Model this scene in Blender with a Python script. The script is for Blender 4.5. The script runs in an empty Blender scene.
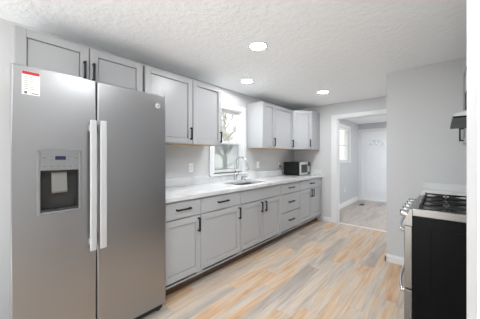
import bpy, bmesh, math, random
from mathutils import Vector, Matrix

# ------------------------------------------------------------------ camera, world, exposure
scn = bpy.context.scene
COL = scn.collection
PI = math.pi
YAW = 41.45          # degrees the view turns left of the +Y axis (the cabinet run)
F_PX, HORIZON = 229.57, 156.9
cam_data = bpy.data.cameras.new('camera')
cam = bpy.data.objects.new('camera', cam_data)
COL.objects.link(cam)
scn.camera = cam
cam_data.sensor_width = 36.0
cam_data.lens = F_PX / 480.0 * 36.0
cam_data.shift_y = -(319 / 2 - HORIZON) / 480.0
cam_data.clip_start = 0.02
cam.location = (0, 0, 1.276)
cam.rotation_euler = (PI / 2, 0, math.radians(YAW))

world = bpy.data.worlds.new('daylight')
scn.world = world
world.use_nodes = True
wn = world.node_tree.nodes
wl = world.node_tree.links
w_tc = wn.new('ShaderNodeTexCoord'); w_sep = wn.new('ShaderNodeSeparateXYZ'); w_ramp = wn.new('ShaderNodeValToRGB')
w_map = wn.new('ShaderNodeMapRange'); w_map.inputs['From Min'].default_value = -1; w_map.inputs['From Max'].default_value = 1
wl.new(w_tc.outputs['Generated'], w_sep.inputs[0]); wl.new(w_sep.outputs['Z'], w_map.inputs['Value'])
wl.new(w_map.outputs[0], w_ramp.inputs['Fac']); wl.new(w_ramp.outputs['Color'], wn['Background'].inputs[0])
w_ramp.color_ramp.elements[0].position = .46; w_ramp.color_ramp.elements[0].color = (1.0, .99, .97, 1)     # bright lower half, added to light the ceiling from below
w_ramp.color_ramp.elements[1].position = .54; w_ramp.color_ramp.elements[1].color = (.50, .53, .56, 1)     # overcast sky
wn['Background'].inputs[1].default_value = 2.1

LAMP = 145.0          # emission of the recessed lamps
scn.view_settings.view_transform = 'Standard'
scn.view_settings.look = 'None'
scn.view_settings.exposure = 1.12
scn.view_settings.gamma = 1.0
scn.view_settings.use_curve_mapping = False


# ------------------------------------------------------------------ materials
def srgb(r, g, b):
    def c(v):
        v /= 255.0
        return v / 12.92 if v <= 0.04045 else ((v + 0.055) / 1.055) ** 2.4
    return (c(r), c(g), c(b), 1.0)


def mat(name, color, rough=0.5, metal=0.0, spec=0.5, emit=None, bump=None, vary=None):
    m = bpy.data.materials.new(name)
    m.use_nodes = True
    nt = m.node_tree
    b = nt.nodes['Principled BSDF']
    b.inputs['Base Color'].default_value = color
    b.inputs['Roughness'].default_value = rough
    b.inputs['Metallic'].default_value = metal
    b.inputs['Specular IOR Level'].default_value = spec
    if emit:
        b.inputs['Emission Color'].default_value = emit[0]
        b.inputs['Emission Strength'].default_value = emit[1]
    tc = None
    if bump or vary:
        tc = nt.nodes.new('ShaderNodeTexCoord')
    if bump:                      # (scale, strength, distance)
        n = nt.nodes.new('ShaderNodeTexNoise')
        n.inputs['Scale'].default_value = bump[0]
        n.inputs['Detail'].default_value = 3
        bp = nt.nodes.new('ShaderNodeBump')
        bp.inputs['Strength'].default_value = bump[1]
        bp.inputs['Distance'].default_value = bump[2]
        nt.links.new(tc.outputs['Object'], n.inputs['Vector'])
        nt.links.new(n.outputs['Fac'], bp.inputs['Height'])
        nt.links.new(bp.outputs['Normal'], b.inputs['Normal'])
    if vary:                      # (scale, amount)
        n = nt.nodes.new('ShaderNodeTexNoise')
        n.inputs['Scale'].default_value = vary[0]
        n.inputs['Detail'].default_value = 4
        r = nt.nodes.new('ShaderNodeValToRGB')
        a = vary[1]
        r.color_ramp.elements[0].color = tuple(c * (1 - a) for c in color[:3]) + (1,)
        r.color_ramp.elements[1].color = tuple(min(1, c * (1 + a)) for c in color[:3]) + (1,)
        r.color_ramp.elements[0].position = .3
        r.color_ramp.elements[1].position = .7
        nt.links.new(tc.outputs['Object'], n.inputs['Vector'])
        nt.links.new(n.outputs['Fac'], r.inputs['Fac'])
        nt.links.new(r.outputs['Color'], b.inputs['Base Color'])
    return m


def ceiling_material():
    m = mat('textured_ceiling_paint', srgb(246, 248, 250), 0.9, spec=.2)
    nt = m.node_tree
    b = nt.nodes['Principled BSDF']
    tc = nt.nodes.new('ShaderNodeTexCoord')
    n1 = nt.nodes.new('ShaderNodeTexNoise'); n1.inputs['Scale'].default_value = 17; n1.inputs['Detail'].default_value = 5
    n1.inputs['Roughness'].default_value = .7
    vo = nt.nodes.new('ShaderNodeTexVoronoi'); vo.inputs['Scale'].default_value = 22
    r = nt.nodes.new('ShaderNodeValToRGB')
    r.color_ramp.elements[0].position = .42; r.color_ramp.elements[1].position = .62
    ad = nt.nodes.new('ShaderNodeMath'); ad.operation = 'MULTIPLY_ADD'; ad.inputs[1].default_value = .35
    bp = nt.nodes.new('ShaderNodeBump'); bp.inputs['Strength'].default_value = .42; bp.inputs['Distance'].default_value = .006
    L = nt.links.new
    L(tc.outputs['Object'], n1.inputs['Vector']); L(tc.outputs['Object'], vo.inputs['Vector'])
    L(n1.outputs['Fac'], r.inputs['Fac'])
    L(vo.outputs['Distance'], ad.inputs[0]); L(r.outputs['Color'], ad.inputs[2])
    L(ad.outputs[0], bp.inputs['Height']); L(bp.outputs['Normal'], b.inputs['Normal'])
    return m


def floor_material(name, tones):
    """Vinyl planks running along Y: each plank draws its own tone, with streaky grain along its length."""
    m = bpy.data.materials.new(name)
    m.use_nodes = True
    nt = m.node_tree
    N, L = nt.nodes.new, nt.links.new
    b = nt.nodes['Principled BSDF']
    tc = N('ShaderNodeTexCoord')
    sep = N('ShaderNodeSeparateXYZ'); L(tc.outputs['Object'], sep.inputs[0])

    def M(op, a, b_=None, c=None):
        n = N('ShaderNodeMath'); n.operation = op
        for i, v in enumerate((a, b_, c)):
            if v is None: continue
            if isinstance(v, (int, float)): n.inputs[i].default_value = v
            else: L(v, n.inputs[i])
        return n.outputs[0]
    PW, PL = 0.150, 1.22
    xs = M('DIVIDE', sep.outputs['X'], PW)
    colid = M('FLOOR', xs)
    wn1 = N('ShaderNodeTexWhiteNoise'); wn1.noise_dimensions = '1D'; L(colid, wn1.inputs['W'])
    ys = M('ADD', M('DIVIDE', sep.outputs['Y'], PL), wn1.outputs['Value'])
    rowid = M('FLOOR', ys)
    cmb = N('ShaderNodeCombineXYZ'); L(colid, cmb.inputs[0]); L(rowid, cmb.inputs[1])
    wn2 = N('ShaderNodeTexWhiteNoise'); wn2.noise_dimensions = '2D'; L(cmb.outputs[0], wn2.inputs['Vector'])
    # grain: noise stretched along the plank, shifted per plank
    shift = M('MULTIPLY', wn2.outputs['Value'], 37.0)
    gv = N('ShaderNodeCombineXYZ')
    L(M('MULTIPLY', sep.outputs['X'], 9.0), gv.inputs[0]); L(M('MULTIPLY', sep.outputs['Y'], 1.1), gv.inputs[1]); L(shift, gv.inputs[2])
    g = N('ShaderNodeTexNoise'); g.inputs['Scale'].default_value = 1.0; g.inputs['Detail'].default_value = 4; g.inputs['Roughness'].default_value = .55
    g.inputs['Distortion'].default_value = .4
    L(gv.outputs[0], g.inputs['Vector'])
    gf = N('ShaderNodeCombineXYZ')
    L(M('MULTIPLY', sep.outputs['X'], 42.0), gf.inputs[0]); L(M('MULTIPLY', sep.outputs['Y'], 2.6), gf.inputs[1]); L(shift, gf.inputs[2])
    g2 = N('ShaderNodeTexNoise'); g2.inputs['Scale'].default_value = 1.0; g2.inputs['Detail'].default_value = 3
    L(gf.outputs[0], g2.inputs['Vector'])
    # tone = plank random + grain
    tone = M('ADD', M('MULTIPLY', wn2.outputs['Value'], .54), M('MULTIPLY_ADD', g.outputs['Fac'], 1.9, -.69))
    ramp = N('ShaderNodeValToRGB')
    cr = ramp.color_ramp
    cr.elements[0].position = 0.0; cr.elements[0].color = srgb(*tones[0])
    cr.elements[1].position = 1.0; cr.elements[1].color = srgb(*tones[-1])
    for p, c in zip((.24, .42, .56, .70, .85), tones[1:-1]):
        e = cr.elements.new(p); e.color = srgb(*c)
    L(tone, ramp.inputs['Fac'])
    mx = N('ShaderNodeMix'); mx.data_type = 'RGBA'; mx.blend_type = 'MULTIPLY'
    mx.inputs['Factor'].default_value = .55
    L(ramp.outputs['Color'], mx.inputs['A'])
    fr = N('ShaderNodeValToRGB'); fr.color_ramp.elements[0].position = .3; fr.color_ramp.elements[1].position = .65
    fr.color_ramp.elements[0].color = (.66, .60, .54, 1)
    L(g2.outputs['Fac'], fr.inputs['Fac']); L(fr.outputs['Color'], mx.inputs['B'])
    # seams
    fx = M('FRACT', xs); fy = M('FRACT', ys)
    ex = M('MINIMUM', fx, M('SUBTRACT', 1.0, fx)); ey = M('MINIMUM', fy, M('SUBTRACT', 1.0, fy))
    sx = M('LESS_THAN', ex, .010); sy = M('LESS_THAN', ey, .0016)
    seam = M('MAXIMUM', sx, sy)
    mx2 = N('ShaderNodeMix'); mx2.data_type = 'RGBA'; mx2.blend_type = 'MULTIPLY'
    L(M('MULTIPLY', seam, .28), mx2.inputs['Factor']); L(mx.outputs['Result'], mx2.inputs['A'])
    mx2.inputs['B'].default_value = (.35, .31, .28, 1)
    L(mx2.outputs['Result'], b.inputs['Base Color'])
    b.inputs['Roughness'].default_value = .42
    b.inputs['Specular IOR Level'].default_value = .35
    return m


def steel_material(name, color, rough, axis='Z', aniso=.0):
    m = mat(name, color, rough, 1.0)
    nt = m.node_tree; N, L = nt.nodes.new, nt.links.new
    b = nt.nodes['Principled BSDF']
    tc = N('ShaderNodeTexCoord'); mp = N('ShaderNodeMapping')
    mp.inputs['Scale'].default_value = (1.5, 1.5, 2.5)
    n = N('ShaderNodeTexNoise'); n.inputs['Scale'].default_value = 1.0; n.inputs['Detail'].default_value = 2
    L(tc.outputs['Object'], mp.inputs[0]); L(mp.outputs[0], n.inputs['Vector'])
    mr = N('ShaderNodeMapRange'); mr.inputs['To Min'].default_value = rough - .02; mr.inputs['To Max'].default_value = rough + .03
    L(n.outputs['Fac'], mr.inputs['Value']); L(mr.outputs[0], b.inputs['Roughness'])
    return m


def quartz_material():
    m = mat('white_quartz', srgb(238, 238, 238), .22)
    nt = m.node_tree; N, L = nt.nodes.new, nt.links.new
    b = nt.nodes['Principled BSDF']
    tc = N('ShaderNodeTexCoord')
    n = N('ShaderNodeTexNoise'); n.inputs['Scale'].default_value = 1.3; n.inputs['Detail'].default_value = 6; n.inputs['Distortion'].default_value = 1.6
    L(tc.outputs['Object'], n.inputs['Vector'])
    r = N('ShaderNodeValToRGB'); cr = r.color_ramp
    cr.elements[0].position = .40; cr.elements[0].color = srgb(212, 213, 213)
    cr.elements[1].position = .60; cr.elements[1].color = srgb(212, 213, 213)
    e = cr.elements.new(.50); e.color = srgb(197, 198, 200)
    L(n.outputs['Fac'], r.inputs['Fac']); L(r.outputs['Color'], b.inputs['Base Color'])
    return m


def screen_material():
    m = bpy.data.materials.new('insect_screen_mesh'); m.use_nodes = True
    nt = m.node_tree; N, L = nt.nodes.new, nt.links.new
    out = nt.nodes['Material Output']; b = nt.nodes['Principled BSDF']
    b.inputs['Base Color'].default_value = srgb(158, 160, 161); b.inputs['Roughness'].default_value = .6
    t = N('ShaderNodeBsdfTransparent'); mx = N('ShaderNodeMixShader'); mx.inputs[0].default_value = .6
    L(t.outputs[0], mx.inputs[1]); L(b.outputs[0], mx.inputs[2]); L(mx.outputs[0], out.inputs[0])
    return m


def glass_material():
    m = bpy.data.materials.new('window_glass'); m.use_nodes = True
    nt = m.node_tree; N, L = nt.nodes.new, nt.links.new
    out = nt.nodes['Material Output']
    t = N('ShaderNodeBsdfTransparent'); t.inputs[0].default_value = (.96, .98, .97, 1)
    gl = N('ShaderNodeBsdfGlossy'); gl.inputs['Roughness'].default_value = .02
    mx = N('ShaderNodeMixShader'); mx.inputs[0].default_value = .06
    L(t.outputs[0], mx.inputs[1]); L(gl.outputs[0], mx.inputs[2]); L(mx.outputs[0], out.inputs[0])
    return m


M_WALL = mat('pale_grey_wall_paint', srgb(196, 197, 198), .75, spec=.25, bump=(180, .05, .001))
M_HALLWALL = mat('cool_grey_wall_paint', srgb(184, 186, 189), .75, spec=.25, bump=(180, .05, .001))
M_CEIL = ceiling_material()
M_FLOOR = floor_material('vinyl_plank_floor', ((158, 149, 142), (170, 161, 152), (184, 174, 164), (192, 177, 160), (195, 170, 144), (192, 160, 130), (180, 145, 113)))
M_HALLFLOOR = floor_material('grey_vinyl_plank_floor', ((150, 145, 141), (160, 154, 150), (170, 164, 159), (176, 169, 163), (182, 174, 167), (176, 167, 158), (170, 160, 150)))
M_TRIM = mat('white_trim_paint', srgb(218, 218, 219), .4)
M_CAB = mat('light_grey_cabinet_paint', srgb(171, 172, 174), .33, vary=(2, .01))
M_CABW = mat('cabinet_paint_dimmed', srgb(163, 164, 166), .33, vary=(2, .01))  # same paint as the base cabinets, darkened to dim the overlit wall cabinets
M_MAPLE = mat('raw_maple_underside', srgb(205, 176, 140), .6, vary=(14, .08))
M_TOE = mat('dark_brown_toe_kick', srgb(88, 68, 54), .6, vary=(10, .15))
M_BLACK = mat('matte_black_metal', srgb(26, 26, 27), .38, .4)
M_STEEL = steel_material('brushed_stainless', srgb(164, 164, 165), .34)
M_STEELR = steel_material('brushed_stainless_trim', srgb(172, 170, 167), .3)
M_RANGE = steel_material('range_stainless', srgb(146, 144, 141), .34)
M_HANDLE = mat('satin_silver_handle', srgb(190, 191, 192), .38, .35)
M_CHROME = mat('polished_chrome', srgb(214, 216, 218), .12, 1.0)
M_DARK = mat('charcoal_plastic', srgb(40, 40, 41), .45)
M_BLACKP = mat('black_plastic', srgb(24, 24, 25), .45, spec=.3)
M_FRSIDE = mat('dark_grey_enamel', srgb(70, 71, 72), .5)
M_GREYP = mat('grey_plastic_panel', srgb(118, 119, 120), .45, .1)
M_RECESS = mat('dark_grey_recess', srgb(40, 40, 39), .5)
M_LCD = mat('blue_black_display', srgb(28, 30, 62), .2)
M_MARK = mat('printed_grey_mark', srgb(96, 98, 100), .5)
M_PAPER = mat('white_paper', srgb(232, 230, 222), .7)
M_RED = mat('red_print', srgb(176, 36, 44), .6)
M_QUARTZ = quartz_material()
M_OVBLACK = mat('black_enamel_side', srgb(12, 12, 14), .35, spec=.12)
M_IRON = mat('black_cast_iron', srgb(22, 22, 23), .5, bump=(200, .2, .001))
M_COOKTOP = mat('black_cooktop_enamel', srgb(30, 30, 31), .25)
M_GLASS = glass_material()
M_SCREEN = screen_material()
M_FROST = screen_material()
M_FROST.name = 'obscured_fan_light_glass'
M_FROST.node_tree.nodes['Principled BSDF'].inputs['Base Color'].default_value = srgb(190, 198, 204)
M_FROST.node_tree.nodes['Mix Shader'].inputs[0].default_value = .7
M_DOORW = mat('white_door_paint', srgb(226, 228, 231), .45)
M_PLATE = mat('white_plastic', srgb(236, 236, 234), .35)
M_SLOT = mat('socket_slot', srgb(60, 60, 60), .6)
M_WINDOWD = mat('oven_dark_glass', srgb(28, 29, 31), .08)
M_HOOD = mat('pale_hood_enamel', srgb(186, 187, 188), .35)
M_LENS = mat('lamp_lens', (1, 1, 1, 1), .5, emit=((.955, .98, 1, 1), LAMP))
M_BARK = mat('grey_tree_bark', srgb(176, 168, 160), .9, bump=(30, .4, .01))
M_LAWN = mat('winter_lawn', srgb(176, 178, 160), .95, vary=(1.2, .15))
M_SLAT = mat('translucent_white_slat', srgb(238, 238, 236), .5)
_nt = M_SLAT.node_tree; _tr = _nt.nodes.new('ShaderNodeBsdfTranslucent'); _tr.inputs[0].default_value = srgb(238, 238, 236); _mx = _nt.nodes.new('ShaderNodeMixShader'); _mx.inputs[0].default_value = .45
_nt.links.new(_nt.nodes['Principled BSDF'].outputs[0], _mx.inputs[1]); _nt.links.new(_tr.outputs[0], _mx.inputs[2]); _nt.links.new(_mx.outputs[0], _nt.nodes['Material Output'].inputs[0])
M_VENT = mat('bronze_register', srgb(96, 88, 80), .5, .3)


# ------------------------------------------------------------------ mesh helpers
def obj(name, bm, material, parent=None, smooth=False, label=None):
    me = bpy.data.meshes.new(name)
    bmesh.ops.recalc_face_normals(bm, faces=bm.faces[:])
    bm.to_mesh(me); bm.free()
    if material: me.materials.append(material)
    if smooth:
        for p in me.polygons: p.use_smooth = True
    o = bpy.data.objects.new(name, me)
    COL.objects.link(o)
    if parent is not None: o.parent = parent
    if label: o['label'] = label
    return o


def box(bm, x0, x1, y0, y1, z0, z1, bev=0.0, seg=2, mtx=None):
    r = bmesh.ops.create_cube(bm, size=1.0)
    vs = r['verts']
    bmesh.ops.scale(bm, vec=(x1 - x0, y1 - y0, z1 - z0), verts=vs)
    bmesh.ops.translate(bm, vec=((x0 + x1) / 2, (y0 + y1) / 2, (z0 + z1) / 2), verts=vs)
    if mtx is not None: bmesh.ops.transform(bm, matrix=mtx, verts=vs)
    if bev > 0:
        es = list({e for v in vs for e in v.link_edges})
        bmesh.ops.bevel(bm, geom=es, offset=bev, segments=seg, profile=.5, affect='EDGES')
    return bm


def prism(bm, pts, axis, a, b):
    """Extrude a polygon (2D points) along axis from a to b. axis 'X': pts=(y,z); 'Y': (x,z); 'Z': (x,y)."""
    def P(p, t):
        return {'X': (t, p[0], p[1]), 'Y': (p[0], t, p[1]), 'Z': (p[0], p[1], t)}[axis]
    va = [bm.verts.new(P(p, a)) for p in pts]; vb = [bm.verts.new(P(p, b)) for p in pts]
    n = len(pts)
    bm.faces.new(va); bm.faces.new(vb[::-1])
    for i in range(n):
        bm.faces.new((va[i], va[(i + 1) % n], vb[(i + 1) % n], vb[i]))
    return bm


def tube(bm, pts, r, seg=10, cap=True):
    pts = [Vector(p) for p in pts]
    rings = []
    up = Vector((0, 0, 1))
    t0 = (pts[1] - pts[0]).normalized()
    ref = up if abs(t0.z) < .9 else Vector((1, 0, 0))
    nrm = (ref - t0 * ref.dot(t0)).normalized()
    for i, p in enumerate(pts):
        if i == 0: t = (pts[1] - pts[0])
        elif i == len(pts) - 1: t = pts[-1] - pts[-2]
        else: t = (pts[i + 1] - pts[i]).normalized() + (pts[i] - pts[i - 1]).normalized()
        t.normalize()
        nrm = (nrm - t * nrm.dot(t)).normalized()
        bn = t.cross(nrm)
        rr = r[i] if isinstance(r, (list, tuple)) else r
        rings.append([bm.verts.new(p + (nrm * math.cos(a) + bn * math.sin(a)) * rr) for a in [2 * PI * k / seg for k in range(seg)]])
    for a, b in zip(rings, rings[1:]):
        for k in range(seg):
            bm.faces.new((a[k], a[(k + 1) % seg], b[(k + 1) % seg], b[k]))
    if cap:
        bm.faces.new(rings[0][::-1]); bm.faces.new(rings[-1])
    return bm


def lathe(bm, prof, cx=0, cy=0, seg=24, axis='Z', c=None):
    """Revolve (radius, height) profile. axis Z by default about (cx,cy); axis 'X'/'Y' about point c."""
    rings = []
    for r, h in prof:
        ring = []
        for k in range(seg):
            a = 2 * PI * k / seg
            u, v = r * math.cos(a), r * math.sin(a)
            if axis == 'Z': co = (cx + u, cy + v, h)
            elif axis == 'X': co = (c[0] + h, c[1] + u, c[2] + v)
            else: co = (c[0] + u, c[1] + h, c[2] + v)
            ring.append(bm.verts.new(co))
        rings.append(ring)
    for a, b in zip(rings, rings[1:]):
        for k in range(seg):
            bm.faces.new((a[k], a[(k + 1) % seg], b[(k + 1) % seg], b[k]))
    bm.faces.new(rings[0][::-1]); bm.faces.new(rings[-1])
    return bm


def B(): return bmesh.new()


def tag(o, label, cat, group=None):
    o['label'] = label; o['category'] = cat
    if group: o['group'] = group
    return o


def thing(name, label, cat, loc=(0, 0, 0), rotz=0.0, group=None):
    o = bpy.data.objects.new(name, None)
    o.empty_display_size = .1
    COL.objects.link(o)
    o.location = loc; o.rotation_euler = (0, 0, rotz)
    return tag(o, label, cat, group)


def struct(name, bm, m, parent=None, smooth=False, label=None):
    o = obj(name, bm, m, parent, smooth)
    if parent is None: o['kind'] = 'structure'
    if label: o['label'] = label
    return o


# ------------------------------------------------------------------ the room shell
XL, XR = -2.44, 0.47        # kitchen side walls
YB, YP = 4.53, 3.30         # doorway wall, nearer wall beside the range
YREAR = -1.5
H = 2.30
XH, YH, HH = -1.90, 7.50, 2.25   # room beyond the doorway
T = .12

bm = B(); box(bm, XL - T, 2.2, YREAR, YB + T / 2, -.06, 0)
struct('floor', bm, M_FLOOR, label='wood-look vinyl plank floor')
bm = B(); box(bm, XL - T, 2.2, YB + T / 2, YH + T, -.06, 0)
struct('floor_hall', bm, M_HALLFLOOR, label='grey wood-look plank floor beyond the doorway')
bm = B(); box(bm, XL - T, 2.2, YREAR, YB + T - .0, H, H + .08)
struct('ceiling', bm, M_CEIL, label='white textured ceiling')
bm = B(); box(bm, XH - T, 2.2, YB + T, YH + T, HH, HH + .08)
struct('ceiling_hall', bm, M_CEIL, label='white ceiling of the room beyond the doorway')

W1 = (2.185, 2.825, 1.03, 2.0)     # kitchen window opening y0,y1,z0,z1
bm = B()
box(bm, XL - T, XL, YREAR, W1[0], 0, H)
box(bm, XL - T, XL, W1[1], YB + T, 0, H)
box(bm, XL - T, XL, W1[0], W1[1], 0, W1[2])
box(bm, XL - T, XL, W1[0], W1[1], W1[3], H)
struct('wall_left', bm, M_WALL)
DW = (-1.53, -0.05, 2.02)          # doorway x0,x1,head
bm = B()
box(bm, XL, DW[0], YB, YB + T, 0, H)
box(bm, DW[1], 2.2, YB, YB + T, 0, H)
box(bm, DW[0], DW[1], YB, YB + T, DW[2], H)
struct('wall_back', bm, M_WALL)
bm = B(); box(bm, -.517, XR, YP, YP + T, 0, H)
box(bm, -.517, -.397, YP + T, YB, 0, H)
struct('wall_pillar', bm, M_WALL, label='grey wall end beside the range')
bm = B(); box(bm, XR, XR + T, .57, YP + T, 0, H)
struct('wall_right', bm, M_WALL)
NX, NY0, NY1 = .032, .405, .575
bm = B(); box(bm, NX + .02, 2.2, NY0 + .018, NY1, 0, H)
struct('wall_near', bm, M_WALL, label='wall end at the right edge with white trim')
bm = B(); box(bm, 1.9, 2.02, YREAR, NY0 + .018, 0, H)
struct('wall_side', bm, M_WALL)
bm = B()
box(bm, NX, NX + .02, NY0, NY1 + .004, 0, H, .003)
box(bm, NX + .02, NX + .085, NY0, NY0 + .018, 0, H, .003)
struct('trim_3', bm, M_TRIM, label='white casing on the near wall end')
# room beyond
W2 = (5.80, 6.60, 1.16, 2.02)
bm = B()
box(bm, XH - T, XH, YB + T, W2[0], 0, HH); box(bm, XH - T, XH, W2[1], YH + T, 0, HH)
box(bm, XH - T, XH, W2[0], W2[1], 0, W2[2]); box(bm, XH - T, XH, W2[0], W2[1], W2[3], HH)
struct('wall_hall_left', bm, M_HALLWALL)
DX0, DX1, DH = -1.83, -1.02, 2.02
bm = B()
box(bm, XH, DX0, YH, YH + T, 0, HH); box(bm, DX1, 2.2, YH, YH + T, 0, HH); box(bm, DX0, DX1, YH, YH + T, DH, HH)
struct('wall_hall_far', bm, M_HALLWALL)
W3 = (4.9, 7.2, .5, 2.1)  # unseen opening added to let more daylight into the hall
bm = B()
box(bm, 2.08, 2.2, YB + T, W3[0], 0, HH); box(bm, 2.08, 2.2, W3[1], YH, 0, HH)
box(bm, 2.08, 2.2, W3[0], W3[1], 0, W3[2]); box(bm, 2.08, 2.2, W3[0], W3[1], W3[3], HH)
struct('wall_hall_right', bm, M_HALLWALL)

# doorway casing (front face, jamb lining, head)
bm = B()
cw = .095
box(bm, DW[0] - cw, DW[0] + .004, YB - .018, YB, 0, DW[2] + cw * .66, .004)
box(bm, DW[1] - .004, DW[1] + cw, YB - .018, YB, 0, DW[2] + cw * .66, .004)
box(bm, DW[0] + .004, DW[1] - .004, YB - .018, YB, DW[2] - .004, DW[2] + cw * .66, .004)
box(bm, DW[0] - .001, DW[0] + .018, YB, YB + T, 0, DW[2], .002)
box(bm, DW[1] - .018, DW[1] + .001, YB, YB + T, 0, DW[2], .002)
box(bm, DW[0] + .018, DW[1] - .018, YB, YB + T, DW[2] - .018, DW[2] + .001, .002)
struct('trim_1', bm, M_TRIM, label='white casing round the doorway')
bm = B()
prism(bm, [(YB + .03, .0), (YB + .045, .009), (YB + .075, .009), (YB + .09, .0)], 'X', DW[0] + .018, DW[1] - .018)
struct('trim_2', bm, mat('pale_threshold', srgb(214, 208, 200), .45), label='pale threshold strip across the doorway')


def baseboard(name, a, b, n, h=.09, t=.016):
    """Baseboard from a to b (x,y) on a wall whose room-side normal is n."""
    bm = B()
    ax, ay = a; bx_, by_ = b
    x0, x1 = sorted((ax, bx_)); y0, y1 = sorted((ay, by_))
    prof = [(0, 0), (t, 0), (t, h * .72), (t * .55, h * .86), (t * .4, h), (0, h)]
    if abs(n[0]) > .5:
        prism(bm, [(ax + n[0] * p, z) for p, z in prof], 'Y', y0, y1)
    else:
        prism(bm, [(ay + n[1] * p, z) for p, z in prof], 'X', x0, x1)
    return struct(name, bm, M_TRIM)


baseboard('baseboard_left', (XL, YREAR), (XL, .10), (1, 0))
baseboard('baseboard_back', (-1.78, YB), (DW[0] - cw, YB), (0, -1))
baseboard('baseboard_pillar', (-.533, YP), (-.165, YP), (0, -1))
baseboard('baseboard_pillar_side', (-.517, YP - .016), (-.517, YB), (-1, 0))
baseboard('baseboard_hall', (XH, YB + T), (XH, YH), (1, 0), .11)
baseboard('baseboard_hall_far', (DX1 + .09, YH), (2.0, YH), (0, -1), .11)


# ------------------------------------------------------------------ windows
def window(name, xw, y0, y1, z0, z1, screen, label, cas=.075, stool=.03):
    """Double-hung window in a wall whose room face is x = xw (room on the +X side)."""
    root = bpy.data.objects.new(name, None); COL.objects.link(root)
    root.location = (xw, (y0 + y1) / 2, z0); root['kind'] = 'structure'; root['label'] = label
    hw, hh = (y1 - y0) / 2, z1 - z0
    bm = B()    # interior casing
    box(bm, 0, .018, -hw - cas, -hw, -.0, hh + cas, .003)
    box(bm, 0, .018, hw, hw + cas, -.0, hh + cas, .003)
    box(bm, 0, .018, -hw, hw, hh, hh + cas, .003)
    obj('window_casing', bm, M_TRIM, root)
    bm = B(); box(bm, -.05, .035, -hw - cas - .01, hw + cas + .01, -stool, 0, .004)
    obj('window_sill', bm, M_TRIM, root)
    bm = B()    # jamb lining
    box(bm, -T, 0, -hw, -hw + .014, 0, hh); box(bm, -T, 0, hw - .014, hw, 0, hh)
    box(bm, -T, 0, -hw + .014, hw - .014, hh - .014, hh); box(bm, -T, -.05, -hw + .014, hw - .014, 0, .014)
    obj('window_jamb', bm, M_TRIM, root)
    fw = .036
    mid = hh * .485

    def sash(nm, xo, za, zb):
        bm = B(); a, b = -hw + .014, hw - .014
        box(bm, xo, xo + .03, a, a + fw, za, zb, .003); box(bm, xo, xo + .03, b - fw, b, za, zb, .003)
        box(bm, xo, xo + .03, a + fw, b - fw, za, za + fw, .003); box(bm, xo, xo + .03, a + fw, b - fw, zb - fw, zb, .003)
        s = obj(nm, bm, M_TRIM, root)
        bm = B(); box(bm, xo + .012, xo + .018, a + fw - .004, b - fw + .004, za + fw - .004, zb - fw + .004)
        obj('glass', bm, M_GLASS, s)
        return s
    s = sash('upper_sash', -.085, mid - .03, hh - .014)
    s2 = sash('lower_sash', -.052, .014, mid + .012)
    bm = B(); box(bm, -.030, -.012, -.03, .03, mid + .006, mid + .02, .003)
    obj('sash_lock', bm, M_TRIM, s2)
    if not screen:
        bm = B(); box(bm, -.046, -.012, -hw + .016, hw - .016, hh - .05, hh - .016, .002)
        bl = obj('window_blind', bm, M_PLATE, root, label='white slatted blind')
        bm = B(); n = int((hh - .09) / .03)
        for k in range(n):
            zz = .03 + k * .03
            box(bm, -.0125, .0125, -hw + .018, hw - .018, -.0008, .0008, 0, 1, Matrix.Translation((-.030, 0, zz)) @ Matrix.Rotation(math.radians(76), 4, 'Y'))
        obj('slats', bm, M_SLAT, bl)
    if screen:
        bm = B(); box(bm, -.113, -.111, -hw + .016, hw - .016, .016, mid)
        obj('insect_screen', bm, M_SCREEN, root)
    return root


window('window_1', XL, *W1, True, 'white double-hung window over the sink')
window('window_2', XH, *W2, False, 'bright window in the room beyond the doorway')


# ------------------------------------------------------------------ entry door at the far end
root = bpy.data.objects.new('door_1', None); COL.objects.link(root)
root.location = (DX0, YH, 0); root['kind'] = 'structure'; root['label'] = 'white panelled entry door with a fan-shaped light'
dw = DX1 - DX0
bm = B()
cx, cz, R = dw / 2, 1.60, .215
arc = [(cx + R * math.cos(a), cz + R * .78 * math.sin(a)) for a in [PI * k / 20 for k in range(21)]]
box(bm, .016, dw - .016, .02, .062, .012, cz, .002)
box(bm, .016, cx - R, .02, .062, cz, DH - .014); box(bm, cx + R, dw - .016, .02, .062, cz, DH - .014)
for (xa, za), (xb, zb) in zip(arc, arc[1:]):
    prism(bm, [(xa, za), (xa, DH - .014), (xb, DH - .014), (xb, zb)], 'Y', .02, .062)
def raised(bm, x0, x1, z0, z1, y=.02):
    prof = .018
    box(bm, x0, x1, y - .008, y + .002, z0, z0 + .012, .001); box(bm, x0, x1, y - .008, y + .002, z1 - .012, z1, .001)
    box(bm, x0, x0 + .012, y - .008, y + .002, z0 + .012, z1 - .012, .001); box(bm, x1 - .012, x1, y - .008, y + .002, z0 + .012, z1 - .012, .001)
    box(bm, x0 + .045, x1 - .045, y - .010, y + .002, z0 + .045, z1 - .045, .004)
for x0, x1 in ((.11, .375), (dw - .375, dw - .11)):
    raised(bm, x0, x1, .22, .78); raised(bm, x0, x1, .92, 1.46)
obj('door_leaf', bm, M_DOORW, root)
bm = B()
prism(bm, [(cx + R * math.cos(a), cz + R * .78 * math.sin(a)) for a in [PI * k / 20 for k in range(21)]], 'Y', .036, .044)
fan = obj('fan_light', bm, M_FROST, root, label='half-round glazed light')
bm = B()
for a in (PI / 4, PI / 2, 3 * PI / 4):
    tube(bm, [(cx + .07 * math.cos(a), .011, cz + .05 * math.sin(a)), (cx + R * .97 * math.cos(a), .011, cz + R * .76 * math.sin(a))], .005, 6)
for rr in (R, .075):
    tube(bm, [(cx + rr * math.cos(a), .012, cz + rr * .78 * math.sin(a)) for a in [PI * k / 20 for k in range(21)]], .010 if rr == R else .005, 8)
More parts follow.
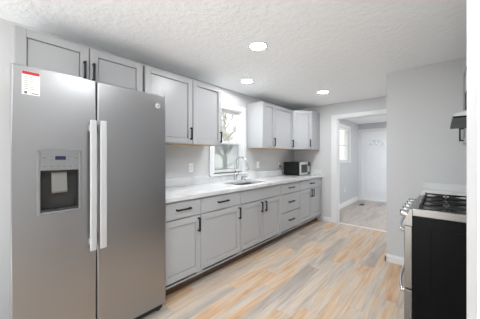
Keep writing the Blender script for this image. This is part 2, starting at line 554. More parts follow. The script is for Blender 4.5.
box(bm, cx - R - .008, cx + R + .008, .004, .02, cz - .016, cz + .002, .003)
obj('fan_light_frame', bm, M_DOORW, fan)
bm = B()
lathe(bm, [(.004, -.03), (.026, -.028), (.028, .0), (.012, .008), (.012, .03), (.03, .034), (.03, .04)], axis='Y', c=(dw - .08, -.02, .95))
obj('door_knob', bm, M_CHROME, root, smooth=True)
bm = B()
box(bm, -.07, .016, -.016, .0, 0, DH + .07, .003); box(bm, dw - .016, dw + .07, -.016, .0, 0, DH + .07, .003)
box(bm, .016, dw - .016, -.016, .0, DH - .016, DH + .07, .003)
box(bm, .0, .016, .0, T, 0, DH); box(bm, dw - .016, dw, .0, T, 0, DH); box(bm, .016, dw - .016, .0, T, DH - .014, DH)
obj('door_casing', bm, M_TRIM, root)


# ------------------------------------------------------------------ cabinets
GAP = .0042
def shaker(bm, x0, x1, z0, z1, y=-.02, rail=.058):
    """Shaker front: frame with a recessed flat panel. Faces -Y; back at y=0."""
    b = .0018
    box(bm, x0, x0 + rail, y, 0, z0, z1, b, 1); box(bm, x1 - rail, x1, y, 0, z0, z1, b, 1)
    box(bm, x0 + rail, x1 - rail, y, 0, z0, z0 + rail, b, 1); box(bm, x0 + rail, x1 - rail, y, 0, z1 - rail, z1, b, 1)
    g = .0042
    box(bm, x0 + rail + g, x1 - rail - g, y + .009, -.002, z0 + rail + g, z1 - rail - g, .001, 1)


def pull(parent, x, z, vertical=True, length=.135, y=-.02):
    bm = B(); h = length / 2; w = .0078; proj = .034
    if vertical:
        box(bm, x - w, x + w, y - proj, y - proj + .013, z - h, z + h, .002)
        for s in (-1, 1): box(bm, x - w, x + w, y - proj + .009, y + .001, z + s * (h - .008) - .0065, z + s * (h - .008) + .0065, .001)
    else:
        box(bm, x - h, x + h, y - proj, y - proj + .013, z - w, z + w, .002)
        for s in (-1, 1): box(bm, x + s * (h - .008) - .0065, x + s * (h - .008) + .0065, y - proj + .009, y + .001, z - w, z + w, .001)
    return obj('handle', bm, M_BLACK, parent, label='black bar handle')


def door(parent, m, x0, x1, z0, z1, hx, hz, rail=.058, flip=1):
    bm = B(); shaker(bm, x0 + GAP, x1 - GAP, z0 + GAP, z1 - GAP, rail=rail)
    d = obj('door', bm, m, parent)
    if hx is not None: pull(d, hx, hz)
    return d


def drawer(parent, m, x0, x1, z0, z1, handle=True):
    bm = B(); box(bm, x0 + GAP, x1 - GAP, -.02, 0, z0 + GAP, z1 - GAP, .0022)
    d = obj('drawer' if handle else 'drawer_panel', bm, m, parent)
    if handle: pull(d, (x0 + x1) / 2, (z0 + z1) / 2 + .008, False, .16)
    return d


def base_cabinet(label, loc, rot, w, depth=.605):
    r = thing('base_cabinet', label, 'cabinet', loc, rot, 'grey base cabinets')
    bm = B(); t = .018; top = .874
    box(bm, 0, t, .0, depth, .10, top); box(bm, w - t, w, .0, depth, .10, top)
    box(bm, t, w - t, .0, depth, .10, .118)
    box(bm, t, w - t, depth - .008, depth, .118, top)
    box(bm, t, w - t, .0, .018, .84, top); box(bm, t, w - t, .0, .018, .70, .72)
    box(bm, t, .04, .0, .018, .118, top); box(bm, w - .04, w - t, .0, .018, .118, top)
    obj('carcass', bm, M_CAB, r)
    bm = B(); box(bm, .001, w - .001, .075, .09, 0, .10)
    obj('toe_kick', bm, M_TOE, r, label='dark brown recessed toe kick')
    return r


def wall_cabinet(label, loc, rot, w, h, depth=.31, m=None, group='pale grey wall cabinets'):
    r = thing('wall_cabinet', label, 'cabinet', loc, rot, group)
    m = m or M_CABW
    bm = B(); box(bm, 0, w, 0, depth, .004, h, .001, 1)
    obj('carcass', bm, m, r)
    bm = B(); box(bm, .002, w - .002, .002, depth - .002, 0, .004)
    obj('bottom_panel', bm, M_MAPLE, r, label='bare maple underside')
    return r


XF = XL + .608       # base carcass front plane
R90 = PI / 2
DZ0, DZ1, DRW = .142, .706, .862    # door bottom/top, drawer top

def at_left(y): return (XF, y, 0)

c1 = base_cabinet('base cabinet next to the fridge, one drawer over one door', at_left(1.041), R90, .421)
drawer(c1, M_CAB, 0, .421, DZ1, DRW); door(c1, M_CAB, 0, .421, DZ0, DZ1 - .003, .421 - .034, .612)
c2 = base_cabinet('second base cabinet from the fridge, one wide drawer over one wide door', at_left(1.463), R90, .605)
drawer(c2, M_CAB, 0, .605, DZ1, DRW); door(c2, M_CAB, 0, .605, DZ0, DZ1 - .003, .605 - .034, .612)
c3 = base_cabinet('base cabinet under the sink with blank top panel and two doors', at_left(2.069), R90, .907)
drawer(c3, M_CAB, 0, .907, DZ1, DRW, False)
door(c3, M_CAB, 0, .4535, DZ0, DZ1 - .003, .4535 - .045, .614); door(c3, M_CAB, .4535, .907, DZ0, DZ1 - .003, .4535 + .045, .614)
c4 = base_cabinet('base cabinet of three stacked drawers', at_left(2.977), R90, .608)
drawer(c4, M_CAB, 0, .608, DZ1, DRW); drawer(c4, M_CAB, 0, .608, .418, DZ1 - .003); drawer(c4, M_CAB, 0, .608, DZ0, .415)
c5 = base_cabinet('base cabinet at the far end below the microwave, drawer over two doors', at_left(3.586), R90, .94)
drawer(c5, M_CAB, 0, .94, DZ1, DRW)
door(c5, M_CAB, 0, .47, DZ0, DZ1 - .003, .47 - .04, .612); door(c5, M_CAB, .47, .94, DZ0, DZ1 - .003, .47 + .04, .612)

# worktop with the sink cut out, and its upstands
SX0, SX1, SY0, SY1 = -2.285, -1.925, 2.20, 2.80
ZT0, ZT1 = .876, .914
bm = B()
XE = -1.795
box(bm, XL + .001, XE, 1.040, SY0, ZT0, ZT1); box(bm, XL + .001, XE, SY1, YB - .001, ZT0, ZT1)
box(bm, XL + .001, SX0, SY0, SY1, ZT0, ZT1); box(bm, SX1, XE, SY0, SY1, ZT0, ZT1)
bmesh.ops.remove_doubles(bm, verts=bm.verts[:], dist=.0001)
wt = obj('countertop', bm, M_QUARTZ)
tag(wt, 'long white quartz countertop over the grey base cabinets with sink cutout', 'countertop')
bm = B()
box(bm, XL + .001, XL + .021, 1.040, W1[0] - .075 - .012, ZT1, 1.02, .002)
box(bm, XL + .001, XL + .021, W1[0] - .075 - .012, W1[1] + .087, ZT1, .998, .002)
box(bm, XL + .001, XL + .021, W1[1] + .087, YB - .022, ZT1, 1.02, .002)
box(bm, XL + .001, XE, YB - .021, YB - .001, ZT1, 1.02, .002)
obj('backsplash', bm, M_QUARTZ, wt)

# sink
sk = thing('kitchen_sink', 'stainless undermount kitchen sink below the window', 'sink', ((SX0 + SX1) / 2, (SY0 + SY1) / 2, .67))
bm = B(); a, b_ = (SX1 - SX0) / 2 + .006, (SY1 - SY0) / 2 + .006; dz = ZT0 - .67 - .001
box(bm, -a - .008, -a, -b_ - .008, b_ + .008, 0, dz, .001); box(bm, a, a + .008, -b_ - .008, b_ + .008, 0, dz, .001)
box(bm, -a, a, -b_ - .008, -b_, 0, dz); box(bm, -a, a, b_, b_ + .008, 0, dz); box(bm, -a, a, -b_, b_, 0, .008)
obj('basin', bm, M_RANGE, sk)
bm = B(); lathe(bm, [(.045, .008), (.045, .011), (.03, .0115), (.028, .0095), (.004, .0095)], seg=20)
obj('drain', bm, M_CHROME, sk)

# wall cabinets
UX = XL + .31
UZ, UT = 1.42, 2.15
u0 = wall_cabinet('wide short wall cabinet above the fridge with two doors', (UX, .147, 1.80), R90, .868, UT - 1.80)
door(u0, M_CABW, 0, .43, 0, UT - 1.80, .43 - .035, .155); door(u0, M_CABW, .43, .868, 0, UT - 1.80, .43 + .027, .155)
u1 = wall_cabinet('single-door wall cabinet next to the fridge, beside the shorter one above it', (UX, 1.03, UZ), R90, .558, UT - UZ)
door(u1, M_CABW, 0, .558, 0, UT - UZ, .558 - .032, .115)
u2 = wall_cabinet('single-door wall cabinet directly left of the window', (UX, 1.589, UZ), R90, .453, UT - UZ)
door(u2, M_CABW, 0, .453, 0, UT - UZ, .453 - .032, .105)
u3 = wall_cabinet('narrow wall cabinet directly right of the window, its side in view', (UX, 2.925, UZ), R90, .352, UT - UZ)
door(u3, M_CABW, 0, .352, 0, UT - UZ, .352 - .03, .105)
u4 = wall_cabinet('wide wall cabinet between the narrow one and the corner one', (UX, 3.279, UZ), R90, .615, UT - UZ)
door(u4, M_CABW, 0, .615, 0, UT - UZ, .615 - .03, .105)
# diagonal corner cabinet
CA, CB = Vector((UX, 3.897)), Vector((-1.86, 4.167))
ang = math.atan2(CB.y - CA.y, CB.x - CA.x)
u5 = thing('corner_wall_cabinet', 'diagonal corner wall cabinet above the microwave', 'cabinet', (CA.x, CA.y, UZ), ang, 'pale grey wall cabinets')
rot = Matrix.Rotation(-ang, 2)
poly = [rot @ (Vector(p) - CA) for p in (CA, CB, (CB.x, YB - .001), (XL + .001, YB - .001), (XL + .001, CA.y))]
bm = B(); prism(bm, [(p.x, p.y) for p in poly], 'Z', .004, UT - UZ)
obj('carcass', bm, M_CABW, u5)
bm = B(); prism(bm, [(p.x * .99 + .003, p.y * .99 + .003) for p in poly], 'Z', 0, .004)
obj('bottom_panel', bm, M_MAPLE, u5, label='bare maple underside')
cwid = (CB - CA).length
door(u5, M_CABW, .008, cwid - .004, 0, UT - UZ, cwid - .045, .115)

# ------------------------------------------------------------------ refrigerator
FY0, FY1, FX = .112, 1.033, -1.74
fr = thing('refrigerator', 'tall stainless side-by-side refrigerator with water and ice dispenser', 'refrigerator', (FX, FY0, 0), R90)
FW = FY1 - FY0
SPL = .518 - FY0
bm = B(); box(bm, .045, FW - .012, .062, .675, .03, 1.76, .004)
obj('cabinet_body', bm, M_FRSIDE, fr, label='dark grey cabinet body')
DXY = (.226 - FY0, .420 - FY0, .948, 1.306)     # dispenser outline


def slab_door(x0, x1, hole=None):
    """Steel door whose front edges are rolled over; an optional pocket is left open."""
    bm = B(); r = .009
    z0, z1 = .055, 1.785
    if hole is None:
        box(bm, x0, x1, 0, .06, z0, z1, r, 4)
    else:
        hx0, hx1, hz0, hz1 = hole
        # outer shell as one closed mesh made of grid columns, then bevel of outer rim
        xs = [x0, hx0, hx1, x1]; zs = [z0, hz0, hz1, z1]
        vf = [[bm.verts.new((x, 0, z)) for z in zs] for x in xs]
        vb = [[bm.verts.new((x, .06, z)) for z in zs] for x in xs]
        for i in range(3):
            for j in range(3):
                if i == 1 and j == 1: continue
                bm.faces.new((vf[i][j], vf[i + 1][j], vf[i + 1][j + 1], vf[i][j + 1]))
                bm.faces.new((vb[i][j], vb[i][j + 1], vb[i + 1][j + 1], vb[i + 1][j]))
        for i in range(3):
            for j in (0, 3): bm.faces.new((vf[i][j], vb[i][j], vb[i + 1][j], vf[i + 1][j]))
            for k in (0, 3): bm.faces.new((vf[k][i], vf[k][i + 1], vb[k][i + 1], vb[k][i]))
        for (i, j), (k, l) in (((1, 1), (2, 1)), ((2, 1), (2, 2)), ((2, 2), (1, 2)), ((1, 2), (1, 1))):
            bm.faces.new((vf[i][j], vf[k][l], vb[k][l], vb[i][j]))
        es = [e for e in bm.edges if all((abs(v.co.x - x0) < 1e-6 or abs(v.co.x - x1) < 1e-6 or abs(v.co.z - z0) < 1e-6 or abs(v.co.z - z1) < 1e-6) for v in e.verts)
              and all(v.co.y < .001 for v in e.verts)
              and ((abs(e.verts[0].co.x - e.verts[1].co.x) < 1e-6 and abs(e.verts[0].co.x - x0) * abs(e.verts[0].co.x - x1) < 1e-7)
                   or (abs(e.verts[0].co.z - e.verts[1].co.z) < 1e-6 and abs(e.verts[0].co.z - z0) * abs(e.verts[0].co.z - z1) < 1e-7))]
        bmesh.ops.bevel(bm, geom=es, offset=r, segments=4, profile=.5, affect='EDGES')
    return bm


fd = obj('freezer_door', slab_door(0, SPL - .003, DXY), M_STEEL, fr, label='narrower left door with dispenser')
rd = obj('fridge_door', slab_door(SPL + .003, FW), M_STEEL, fr, label='wider plain right door')


def bar_handle(parent, x0, x1, z0, z1):
    bm = B(); box(bm, x0, x1, -.055, -.033, z0, z1, .005, 3)
    for z in (z0 + .05, z1 - .05): box(bm, x0 + .005, x1 - .005, -.035, .002, z - .02, z + .02, .003)
    return obj('handle', bm, M_HANDLE, parent, label='flat silver bar handle')


bar_handle(fd, SPL - .050, SPL - .014, .67, 1.515)
bar_handle(rd, SPL + .006, SPL + .046, .67, 1.515)
# dispenser
dx0, dx1, dz0, dz1 = DXY
bm = B()
f = .011
box(bm, dx0 - f, dx0 + .004, -.006, .02, dz0 - f, dz1 + .006, .003); box(bm, dx1 - .004, dx1 + f, -.006, .02, dz0 - f, dz1 + .006, .003)
box(bm, dx0 + .004, dx1 - .004, -.006, .02, dz0 - f, dz0 + .004, .003)
prism(bm, [(dx0 - f, dz1 - .004), (dx1 + f, dz1 - .004), (dx1 + f, dz1 + .006)] + [((dx0 + dx1) / 2 + (dx1 - dx0 + 2 * f) / 2 * math.cos(a), dz1 + .006 + .012 * math.sin(a)) for a in [PI * k / 12 for k in range(1, 12)]] + [(dx0 - f, dz1 + .006)], 'Y', -.006, .02)
dsp = obj('dispenser', bm, M_GREYP, fd, label='grey dispenser frame')
zc = 1.196
bm = B(); box(bm, dx0 + .001, dx1 - .001, -.004, .01, zc, dz1 - .002, .002)
obj('control_panel', bm, M_GREYP, dsp)
bm = B()
box(bm, dx0 + .001, dx1 - .001, .05, .0595, dz0 + .002, zc)           # back of the pocket
box(bm, dx0, dx0 + .006, .002, .05, dz0 + .002, zc); box(bm, dx1 - .006, dx1, .002, .05, dz0 + .002, zc)
box(bm, dx0 + .006, dx1 - .006, .012, .05, zc - .012, zc)
obj('dispenser_recess', bm, M_RECESS, dsp, label='dark recess')
bm = B(); box(bm, dx0 + .006, dx1 - .006, .0, .05, dz0 + .002, dz0 + .016, .003)
for k in range(9): box(bm, dx0 + .014 + k * .019, dx0 + .020 + k * .019, .006, .046, dz0 + .016, dz0 + .019)
obj('drip_tray', bm, M_DARK, dsp, label='dark drip tray')
xm = (dx0 + dx1) / 2
bm = B()
prism(bm, [(.034, 1.184), (.042, 1.184), (.036, 1.062), (.020, 1.057), (.016, 1.067)], 'X', xm - .038, xm + .038)
obj('dispenser_paddle', bm, M_RANGE, dsp, label='silver paddle')
bm = B(); box(bm, xm - .026, xm + .026, -.0055, -.0035, 1.258, 1.281, .0005)
obj('display', bm, M_LCD, dsp, label='small dark blue display')
for k in range(6):
    bm = B(); box(bm, dx0 + .018 + k * .030, dx0 + .032 + k * .030, -.005, -.0035, 1.216, 1.221)
    obj('button_mark', bm, M_MARK, dsp, label='small grey printed mark')
for sx in (-1, 1):
    for z in (1.276, 1.256):
        bm = B(); box(bm, xm + sx * .043 - .006, xm + sx * .043 + .006, -.005, -.0035, z, z + .004)
        obj('button_mark', bm, M_MARK, dsp, label='small grey printed mark')
    bm = B(); box(bm, xm + sx * .076 - .009, xm + sx * .076 + .009, -.005, -.0035, 1.266, 1.274)
    obj('button_mark', bm, M_MARK, dsp, label='small grey printed mark')
# round badge with its two letters
bm = B()
lathe(bm, [(.004, -.0035), (.017, -.0035), (.0195, -.0045), (.022, -.0035), (.022, .001), (.004, .001)], seg=28, axis='Y', c=(.956 - FY0, 0, 1.69))
bd = obj('badge', bm, M_HANDLE, rd, smooth=False, label='round silver badge')
cu = bpy.data.curves.new('badge_letters', 'FONT'); cu.body = 'GE'; cu.size = .02; cu.align_x = 'CENTER'; cu.align_y = 'CENTER'; cu.extrude = .0006
lo = bpy.data.objects.new('badge_letters_source', cu); COL.objects.link(lo)
dg = bpy.context.evaluated_depsgraph_get(); me = bpy.data.meshes.new_from_object(lo.evaluated_get(dg))
bpy.data.objects.remove(lo)
me.materials.clear(); me.materials.append(M_MARK)
lt = bpy.data.objects.new('badge_letters', me); COL.objects.link(lt); lt.parent = bd
lt.location = (.956 - FY0, -.0042, 1.69); lt.rotation_euler = (PI / 2, 0, 0)
# paper sticker
bm = B(); box(bm, .152 - FY0, .228 - FY0, -.0012, .0002, 1.625, 1.755)
st = obj('paper_sticker', bm, M_PAPER, fd, label='white paper sticker with a red top band')
bm = B(); box(bm, .153 - FY0, .227 - FY0, -.0018, -.001, 1.737, 1.754)
obj('sticker_band', bm, M_RED, st, label='red band')
bm = B(); random.seed(4)
for k in range(7):
    box(bm, .159 - FY0, .159 - FY0 + random.uniform(.03, .06), -.0016, -.001, 1.722 - k * .011, 1.7245 - k * .011)
box(bm, .162 - FY0, .174 - FY0, -.0016, -.001, 1.629, 1.643); box(bm, .192 - FY0, .222 - FY0, -.0016, -.001, 1.631, 1.636)
obj('sticker_print', bm, M_MARK, st, label='grey printed lines')
bm = B(); box(bm, .02, FW - .02, .03, .09, .012, .052, .002)
for k in range(14): box(bm, .05 + k * .06, .09 + k * .06, .026, .031, .02, .045)
obj('base_grille', bm, M_DARK, fr, label='black base grille')
for x in (.05, FW - .05):
    bm = B(); lathe(bm, [(.02, 0), (.02, .012), (.012, .014), (.012, .04)], x, .05, 14); obj('foot', bm, M_DARK, fr)

# ------------------------------------------------------------------ tap and fittings
TX, TY = -2.345, 2.55
tp = thing('kitchen_faucet', 'chrome gooseneck faucet with pull-down spray head behind the sink', 'faucet', (TX, TY, ZT1 + .0005))
bm = B(); lathe(bm, [(.030, 0), (.030, .006), (.024, .012), (.021, .09), (.019, .11), (.014, .115)], seg=20)
obj('faucet_body', bm, M_CHROME, tp, smooth=True)
bm = B()
r = .105
pts = [(0, 0, .11), (0, 0, .16), (0, 0, .21), (0, 0, .255)] + [(r - r * math.cos(a), .012 * a / PI, .255 + r * math.sin(a)) for a in [PI * k / 14 for k in range(1, 14)]] + [(2 * r + .001, .014, .252)]
tube(bm, pts, .0125, 14)
obj('spout', bm, M_CHROME, tp, smooth=True)
bm = B(); tube(bm, [(2 * r + .001, .014, .256), (2 * r + .008, .015, .235), (2 * r + .018, .016, .19), (2 * r + .022, .016, .178)], [.014, .017, .021, .018], 14)
obj('spray_head', bm, M_CHROME, tp, smooth=True)
bm = B(); tube(bm, [(0, .018, .075), (.0, .04, .085), (.01, .055, .115), (.012, .06, .15)], [.010, .009, .007, .006], 10)
obj('lever', bm, M_CHROME, tp, smooth=True)
sd = thing('soap_dispenser', 'short chrome soap dispenser standing just right of the faucet', 'soap dispenser', (TX + .005, 2.695, ZT1 + .0005))
bm = B(); lathe(bm, [(.024, 0), (.024, .006), (.015, .012), (.013, .045), (.016, .048), (.016, .058), (.004, .060)], seg=18); obj('pump_body', bm, M_CHROME, sd, smooth=True)
bm = B(); tube(bm, [(0, 0, .055), (.02, 0, .062), (.055, 0, .058), (.06, 0, .05)], [.007, .007, .006, .005], 10); obj('nozzle', bm, M_CHROME, sd, smooth=True)
ag = thing('air_gap_cap', 'small domed chrome cap on the countertop, rightmost of the sink fittings', 'air gap', (TX + .01, 2.80, ZT1 + .0005))
bm = B(); lathe(bm, [(.024, 0), (.024, .005), (.019, .008), (.019, .05), (.016, .058), (.004, .061)], seg=18); obj('cap', bm, M_CHROME, ag, smooth=True)

# ------------------------------------------------------------------ microwave
mw = thing('microwave', 'black microwave with silver front in the far corner of the countertop', 'microwave', (-2.03, 4.03, ZT1 + .001), R90)
w, d, h = .44, .36, .262
bm = B(); box(bm, 0, w, .018, d, .012, h, .006)
for k in range(9): box(bm, -.0015, .001, .05 + k * .028, .062 + k * .028, .05, .15)
obj('case', bm, M_BLACKP, mw, label='black case with side vents')
bm = B(); box(bm, .0, w * .74, .0, .018, .014, h - .002, .003)
md = obj('door', bm, M_HANDLE, mw, label='silver door')
bm = B(); box(bm, .04, w * .74 - .03, -.002, .002, .055, h - .05, .001); obj('door_window', bm, M_WINDOWD, md, label='dark window')
bm = B(); box(bm, w * .74 + .002, w, .0, .018, .014, h - .002, .003); mp_ = obj('control_panel', bm, M_DARK, mw)
bm = B(); box(bm, w * .74 + .018, w - .016, -.002, .001, h - .055, h - .025); obj('display', bm, M_LCD, mp_)
bm = B()
for i in range(3):
    for j in range(5): box(bm, w * .74 + .018 + i * .025, w * .74 + .036 + i * .025, -.002, .001, .05 + j * .026, .068 + j * .026, .001)
obj('keypad', bm, M_PLATE, mp_, label='pale keys')
for x in (.04, w - .04):
    for y in (.05, d - .05):
        bm = B(); lathe(bm, [(.012, 0), (.012, .013)], x, y, 12); obj('foot', bm, M_DARK, mw)


# ------------------------------------------------------------------ outlets and switches
def wall_plate(name, label, cat, loc, rotz, kind, group='white wall plates'):
    r = thing(name, label, cat, loc, rotz, group)
    bm = B(); box(bm, -.036, .036, -.006, 0, -.058, .058, .003); obj('cover_plate', bm, M_PLATE, r)
    if kind == 'outlet':
        for z in (-.02, .02):
            bm = B(); box(bm, -.017, .017, -.008, -.005, z - .014, z + .014, .003); s = obj('socket', bm, M_PLATE, r)
            bm = B(); box(bm, -.008, -.005, -.0085, -.0075, z - .005, z + .006); box(bm, .005, .008, -.0085, -.0075, z - .005, z + .006); obj('slots', bm, M_SLOT, s)
    else:
        bm = B(); box(bm, -.016, .016, -.010, -.005, -.033, .033, .002); obj('rocker', bm, M_PLATE, r)
    return r


wall_plate('wall_outlet', 'white outlet on the wall between the fridge and the window', 'outlet', (XL, 1.80, 1.135), R90, 'outlet')
wall_plate('wall_outlet', 'white outlet on the wall just right of the sink window', 'outlet', (XL, 3.235, 1.135), R90, 'outlet')
o = wall_plate('wall_outlet', 'outlet on the wall left of the microwave with a black plug in it', 'outlet', (XL, 3.93, 1.11), R90, 'outlet')
pg = thing('power_plug', 'black plug and cord in the outlet beside the microwave', 'plug', (XL + .009, 3.93, 1.09))
bm = B(); box(bm, 0, .03, -.014, .014, -.014, .016, .004); obj('plug_head', bm, M_DARK, pg)
bm = B(); tube(bm, [(.028, 0, 0), (.05, .0, -.02), (.055, .02, -.1), (.05, .05, -.155), (.045, .09, -.170)], .004, 8); obj('cord', bm, M_DARK, pg, smooth=True)
wall_plate('wall_outlet', 'white outlet low on the hall wall beyond the doorway', 'outlet', (XH, 6.25, .42), R90, 'outlet')

# floor register in the room beyond
vr = thing('floor_register', 'bronze floor register in the room beyond the doorway', 'vent', (-1.62, 6.75, 0))
bm = B(); box(bm, -.06, .06, -.14, .14, 0, .005, .001); obj('register_frame', bm, M_VENT, vr)
bm = B()
for k in range(12): box(bm, -.045, .045, -.12 + k * .021, -.108 + k * .021, .005, .007)
obj('louvers', bm, M_DARK, vr)

# ------------------------------------------------------------------ recessed ceiling lights, then added fill lights
def downlight(x, y, label, z=H):
    r = thing('recessed_light', label, 'ceiling light', (x, y, z), 0, 'round recessed ceiling lights')
    bm = B(); lathe(bm, [(.069, -.001), (.071, -.006), (.086, -.004), (.089, 0), (.069, 0)], seg=32); obj('trim_ring', bm, M_TRIM, r, smooth=True)
    bm = B(); lathe(bm, [(.002, -.004), (.068, -.004), (.0685, -.001), (.002, -.001)], seg=32); obj('lens', bm, M_LENS, r)
    return r


downlight(-1.28, 1.70, 'largest and nearest lit recessed ceiling light')
downlight(-1.98, 2.385, 'lit recessed ceiling light nearest the sink window')
downlight(-1.416, 3.582, 'lit recessed ceiling light nearest the doorway')
downlight(-.45, .75, 'added fill light in the ceiling overhead of the camera, in front of the fridge')  # out of view, added as fill for the near kitchen
downlight(-.55, -.8, 'added unseen fill light in the ceiling behind the camera')  # second unseen fill light, added behind the camera
downlight(-.6, 6.3, 'added fill light in the hall ceiling nearer the entry door', HH)  # hidden fill light added to brighten the hall
downlight(.2, 5.5, 'added fill light in the hall ceiling nearer the doorway wall', HH)  # another hidden light, added to lift the hall walls and floor
downlight(.6, 6.7, 'added fill light in the hall ceiling nearer its right wall', HH)  # third hidden hall light, also added as fill

# ------------------------------------------------------------------ gas range
RX, RY0, RY1 = -.158, 1.962, 2.70         # front top edge x, near and far sides
rg = thing('gas_range', 'stainless gas range with black side and black burner grates', 'stove', (RX, RY1, 0), -R90)
# local: x along -world y from the far side (0) to the near side (w); y into the range (+world x)
w = RY1 - RY0
bm = B(); box(bm, 0, w, .001, .615, .04, .872, .003)
box(bm, w - .0005, w + .0025, .10, .55, .12, .80, .002)
obj('body', bm, M_OVBLACK, rg, label='black side panels')
bm = B(); box(bm, -.001, w + .001, .0, .616, .872, .922, .004)
ct = obj('cooktop', bm, M_RANGE, rg, label='stainless cooktop rim')
bm = B(); box(bm, .02, w - .02, .03, .585, .9215, .926, .001)
obj('burner_deck', bm, M_COOKTOP, ct, label='black burner deck')
bm = B()   # sloped control panel
prism(bm, [(.0, .921), (.0, .80), (-.045, .80), (-.05, .81), (-.012, .915)], 'X', 0, w)
cp = obj('control_panel', bm, M_RANGE, rg, label='sloped stainless control panel')
nrm = Vector((0, -.94, .34)).normalized()
for k in range(5):
    x = w * (.1 + .2 * k)
    bm = B(); base = Vector((x, -.030, .862))
    tube(bm, [base, base + nrm * .010, base + nrm * .0105, base + nrm * .04, base + nrm * .044], [.033, .033, .026, .024, .019], 20)
    kb = obj('knob', bm, M_CHROME, cp, smooth=False, label='chrome knob')
    bm = B(); c0 = base + nrm * .043
    box(bm, -.003, .003, -.004, .004, -.016, .016, .001, 1, Matrix.Translation(c0) @ Matrix.Rotation(math.radians(20), 4, 'X'))
    obj('knob_pointer', bm, M_DARK, kb)
bm = B(); box(bm, .003, w - .003, -.045, 0, .365, .795, .004)
od = obj('oven_door', bm, M_RANGE, rg, label='stainless oven door')
bm = B(); box(bm, .10, w - .10, -.047, -.043, .45, .68, .001); obj('door_window', bm, M_WINDOWD, od, label='dark glass window')
bm = B(); box(bm, .003, w - .003, -.045, 0, .09, .355, .004)
wd = obj('drawer', bm, M_RANGE, rg, label='stainless lower drawer')
def bowed(parent, z):
    bm = B(); n = 16
    pts = [(.05, -.044, z)] + [(.05 + (w - .10) * k / n, -.058 - .038 * math.sin(PI * k / n) ** .7, z) for k in range(n + 1)] + [(w - .05, -.044, z)]
    tube(bm, pts, .011, 10); obj('handle', bm, M_CHROME, parent, smooth=True, label='bowed chrome handle')
bowed(od, .755); bowed(wd, .325)
for k, gx in enumerate((.03, .03 + (w - .06) / 3, .03 + 2 * (w - .06) / 3)):
    gw = (w - .06) / 3 - .006; bm = B(); z = .944; t = .0065
    y0, y1 = .045, .575
    def bar(p, q, tt=t):
        tube(bm, [p, q], tt, 6)
    for yy in (y0, (y0 + y1) / 2, y1): bar((gx, yy, z), (gx + gw, yy, z))
    for xx in (gx, gx + gw): bar((xx, y0, z), (xx, y1, z))
    for yc in ((y0 * 3 + y1) / 4, (y0 + y1 * 3) / 4):
        for a in range(4):
            aa = PI / 4 + a * PI / 2
            bar((gx + gw / 2 + .03 * math.cos(aa), yc + .03 * math.sin(aa), z), (gx + gw / 2 + .11 * math.cos(aa), yc + .125 * math.sin(aa), z))
        bar((gx, yc, z), (gx + gw * .3, yc, z)); bar((gx + gw * .7, yc, z), (gx + gw, yc, z))
    for xx in (gx, gx + gw):
        for yy in (y0, (y0 + y1) / 2, y1): box(bm, xx - .007, xx + .007, yy - .007, yy + .007, .925, z + .010, .002)
    obj('grate', bm, M_IRON, rg, label='black cast-iron grate')
for gx in (.15, w / 2, w - .15):
    for yy in ((.18, .44) if gx != w / 2 else (.31,)):
        bm = B(); lathe(bm, [(.05, .925), (.05, .930), (.038, .932), (.038, .938), (.03, .940), (.002, .940)], gx, yy, 22); obj('burner', bm, M_IRON, rg, label='black burner cap')
for x in (.05, w - .05):
    for y in (.06, .56):
        bm = B(); lathe(bm, [(.018, 0), (.018, .012), (.01, .015), (.01, .045)], x, y, 12); obj('foot', bm, M_DARK, rg)

# counter and cabinet between range and wall
CX = XR - .60
c6 = base_cabinet('base cabinet tucked between the range and the grey wall', (CX + .005, YP - .004, 0), -R90, YP - RY1 - .012, depth=.59)
ww = YP - RY1 - .012
drawer(c6, M_CAB, 0, ww, DZ1, DRW); door(c6, M_CAB, 0, ww, DZ0, DZ1 - .003, ww - .04, .612)
bm = B(); box(bm, -.167, XR - .001, RY1 + .006, YP - .001, ZT0, ZT1, .002)
k2 = obj('countertop', bm, M_QUARTZ); tag(k2, 'short white countertop behind the gas range', 'countertop')
bm = B(); box(bm, -.167, XR - .022, YP - .021, YP - .001, ZT1, .992, .002); box(bm, XR - .021, XR - .001, RY1 + .006, YP - .001, ZT1, .992, .002)
obj('backsplash', bm, M_QUARTZ, k2)
ux = XR - .313
u6 = wall_cabinet('wall cabinet at the right edge between range hood and grey wall, edge-on', (ux + .02, YP - .003, 1.40), -R90, YP - RY1 - .01, UT - 1.40, depth=.292)
door(u6, M_CABW, 0, YP - RY1 - .01, 0, UT - 1.40, .085, .10)
u7 = wall_cabinet('short wall cabinet above the range hood', (ux + .02, RY1 - .003, 1.58), -R90, w - .006, UT - 1.58, depth=.292)
door(u7, M_CABW, 0, w / 2 - .003, 0, UT - 1.58, w / 2 - .04, .1); door(u7, M_CABW, w / 2 - .003, w - .006, 0, UT - 1.58, w / 2 + .035, .1)
hd = thing('range_hood', 'slanted pale range hood with dark underside above the gas range', 'range hood', (.045, RY1, 1.518), -R90)
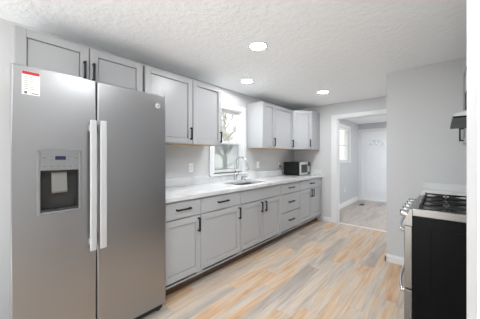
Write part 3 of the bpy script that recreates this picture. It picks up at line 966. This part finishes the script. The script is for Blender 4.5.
bm = B(); prism(bm, [(0, .012), (0, .018), (.06, .042), (.42, .05), (.42, .012)], 'X', 0, w)
obj('hood_shell', bm, M_HOOD, hd)
bm = B(); box(bm, .003, w - .003, .003, .417, 0, .012)
obj('hood_underside', bm, M_OVBLACK, hd, label='dark filter underside')

# ------------------------------------------------------------------ outside the windows
bm = B(); box(bm, -30, XL - T - .3, -15, 25, -.5, -.4)
gl = obj('lawn', bm, M_LAWN); gl['kind'] = 'structure'


def tree(x, y, hgt, seed, label):
    rnd = random.Random(seed)
    t = thing('bare_tree', label, 'tree', (x, y, -.4), 0, 'bare trees outside the sink window')
    bm = B()
    r0 = hgt * .02
    pts = [(0, 0, 0)]; rr = [r0 * 1.3]
    for k in range(1, 9):
        pts.append((rnd.uniform(-.1, .1), rnd.uniform(-.1, .1), hgt * k / 8)); rr.append(r0 * (1 - k / 9))
    tube(bm, pts, rr, 10)
    tr = obj('trunk', bm, M_BARK, t, smooth=True)
    bm = B()
    for k in range(26):
        z = hgt * rnd.uniform(.18, .92); a = rnd.uniform(0, 2 * PI); L_ = hgt * rnd.uniform(.16, .3)
        p = Vector((0, 0, z)); d_ = Vector((math.cos(a), math.sin(a), rnd.uniform(.4, .9))).normalized()
        q = p + d_ * L_ * .5 + Vector((0, 0, .05)); e = p + d_ * L_ + Vector((0, 0, .25))
        tube(bm, [p, q, e], [r0 * .4, r0 * .25, r0 * .07], 6)
        for s in range(3):
            dd = (d_ + Vector((rnd.uniform(-.8, .8), rnd.uniform(-.8, .8), rnd.uniform(-.1, .6)))).normalized()
            tube(bm, [q, q + dd * L_ * .3, q + dd * L_ * .6 + Vector((0, 0, .1))], [r0 * .2, r0 * .12, r0 * .04], 5)
    obj('branches', bm, M_BARK, t, smooth=True)


tree(-9.4, 9.4, 6.0, 3, 'bare tree seen through the sink window, the nearest one')
tree(-10.0, 12.6, 6.5, 8, 'bare tree seen through the sink window, standing farther right')
tree(-15.5, 15.2, 8.0, 5, 'bare tree seen through the sink window, the farthest one')
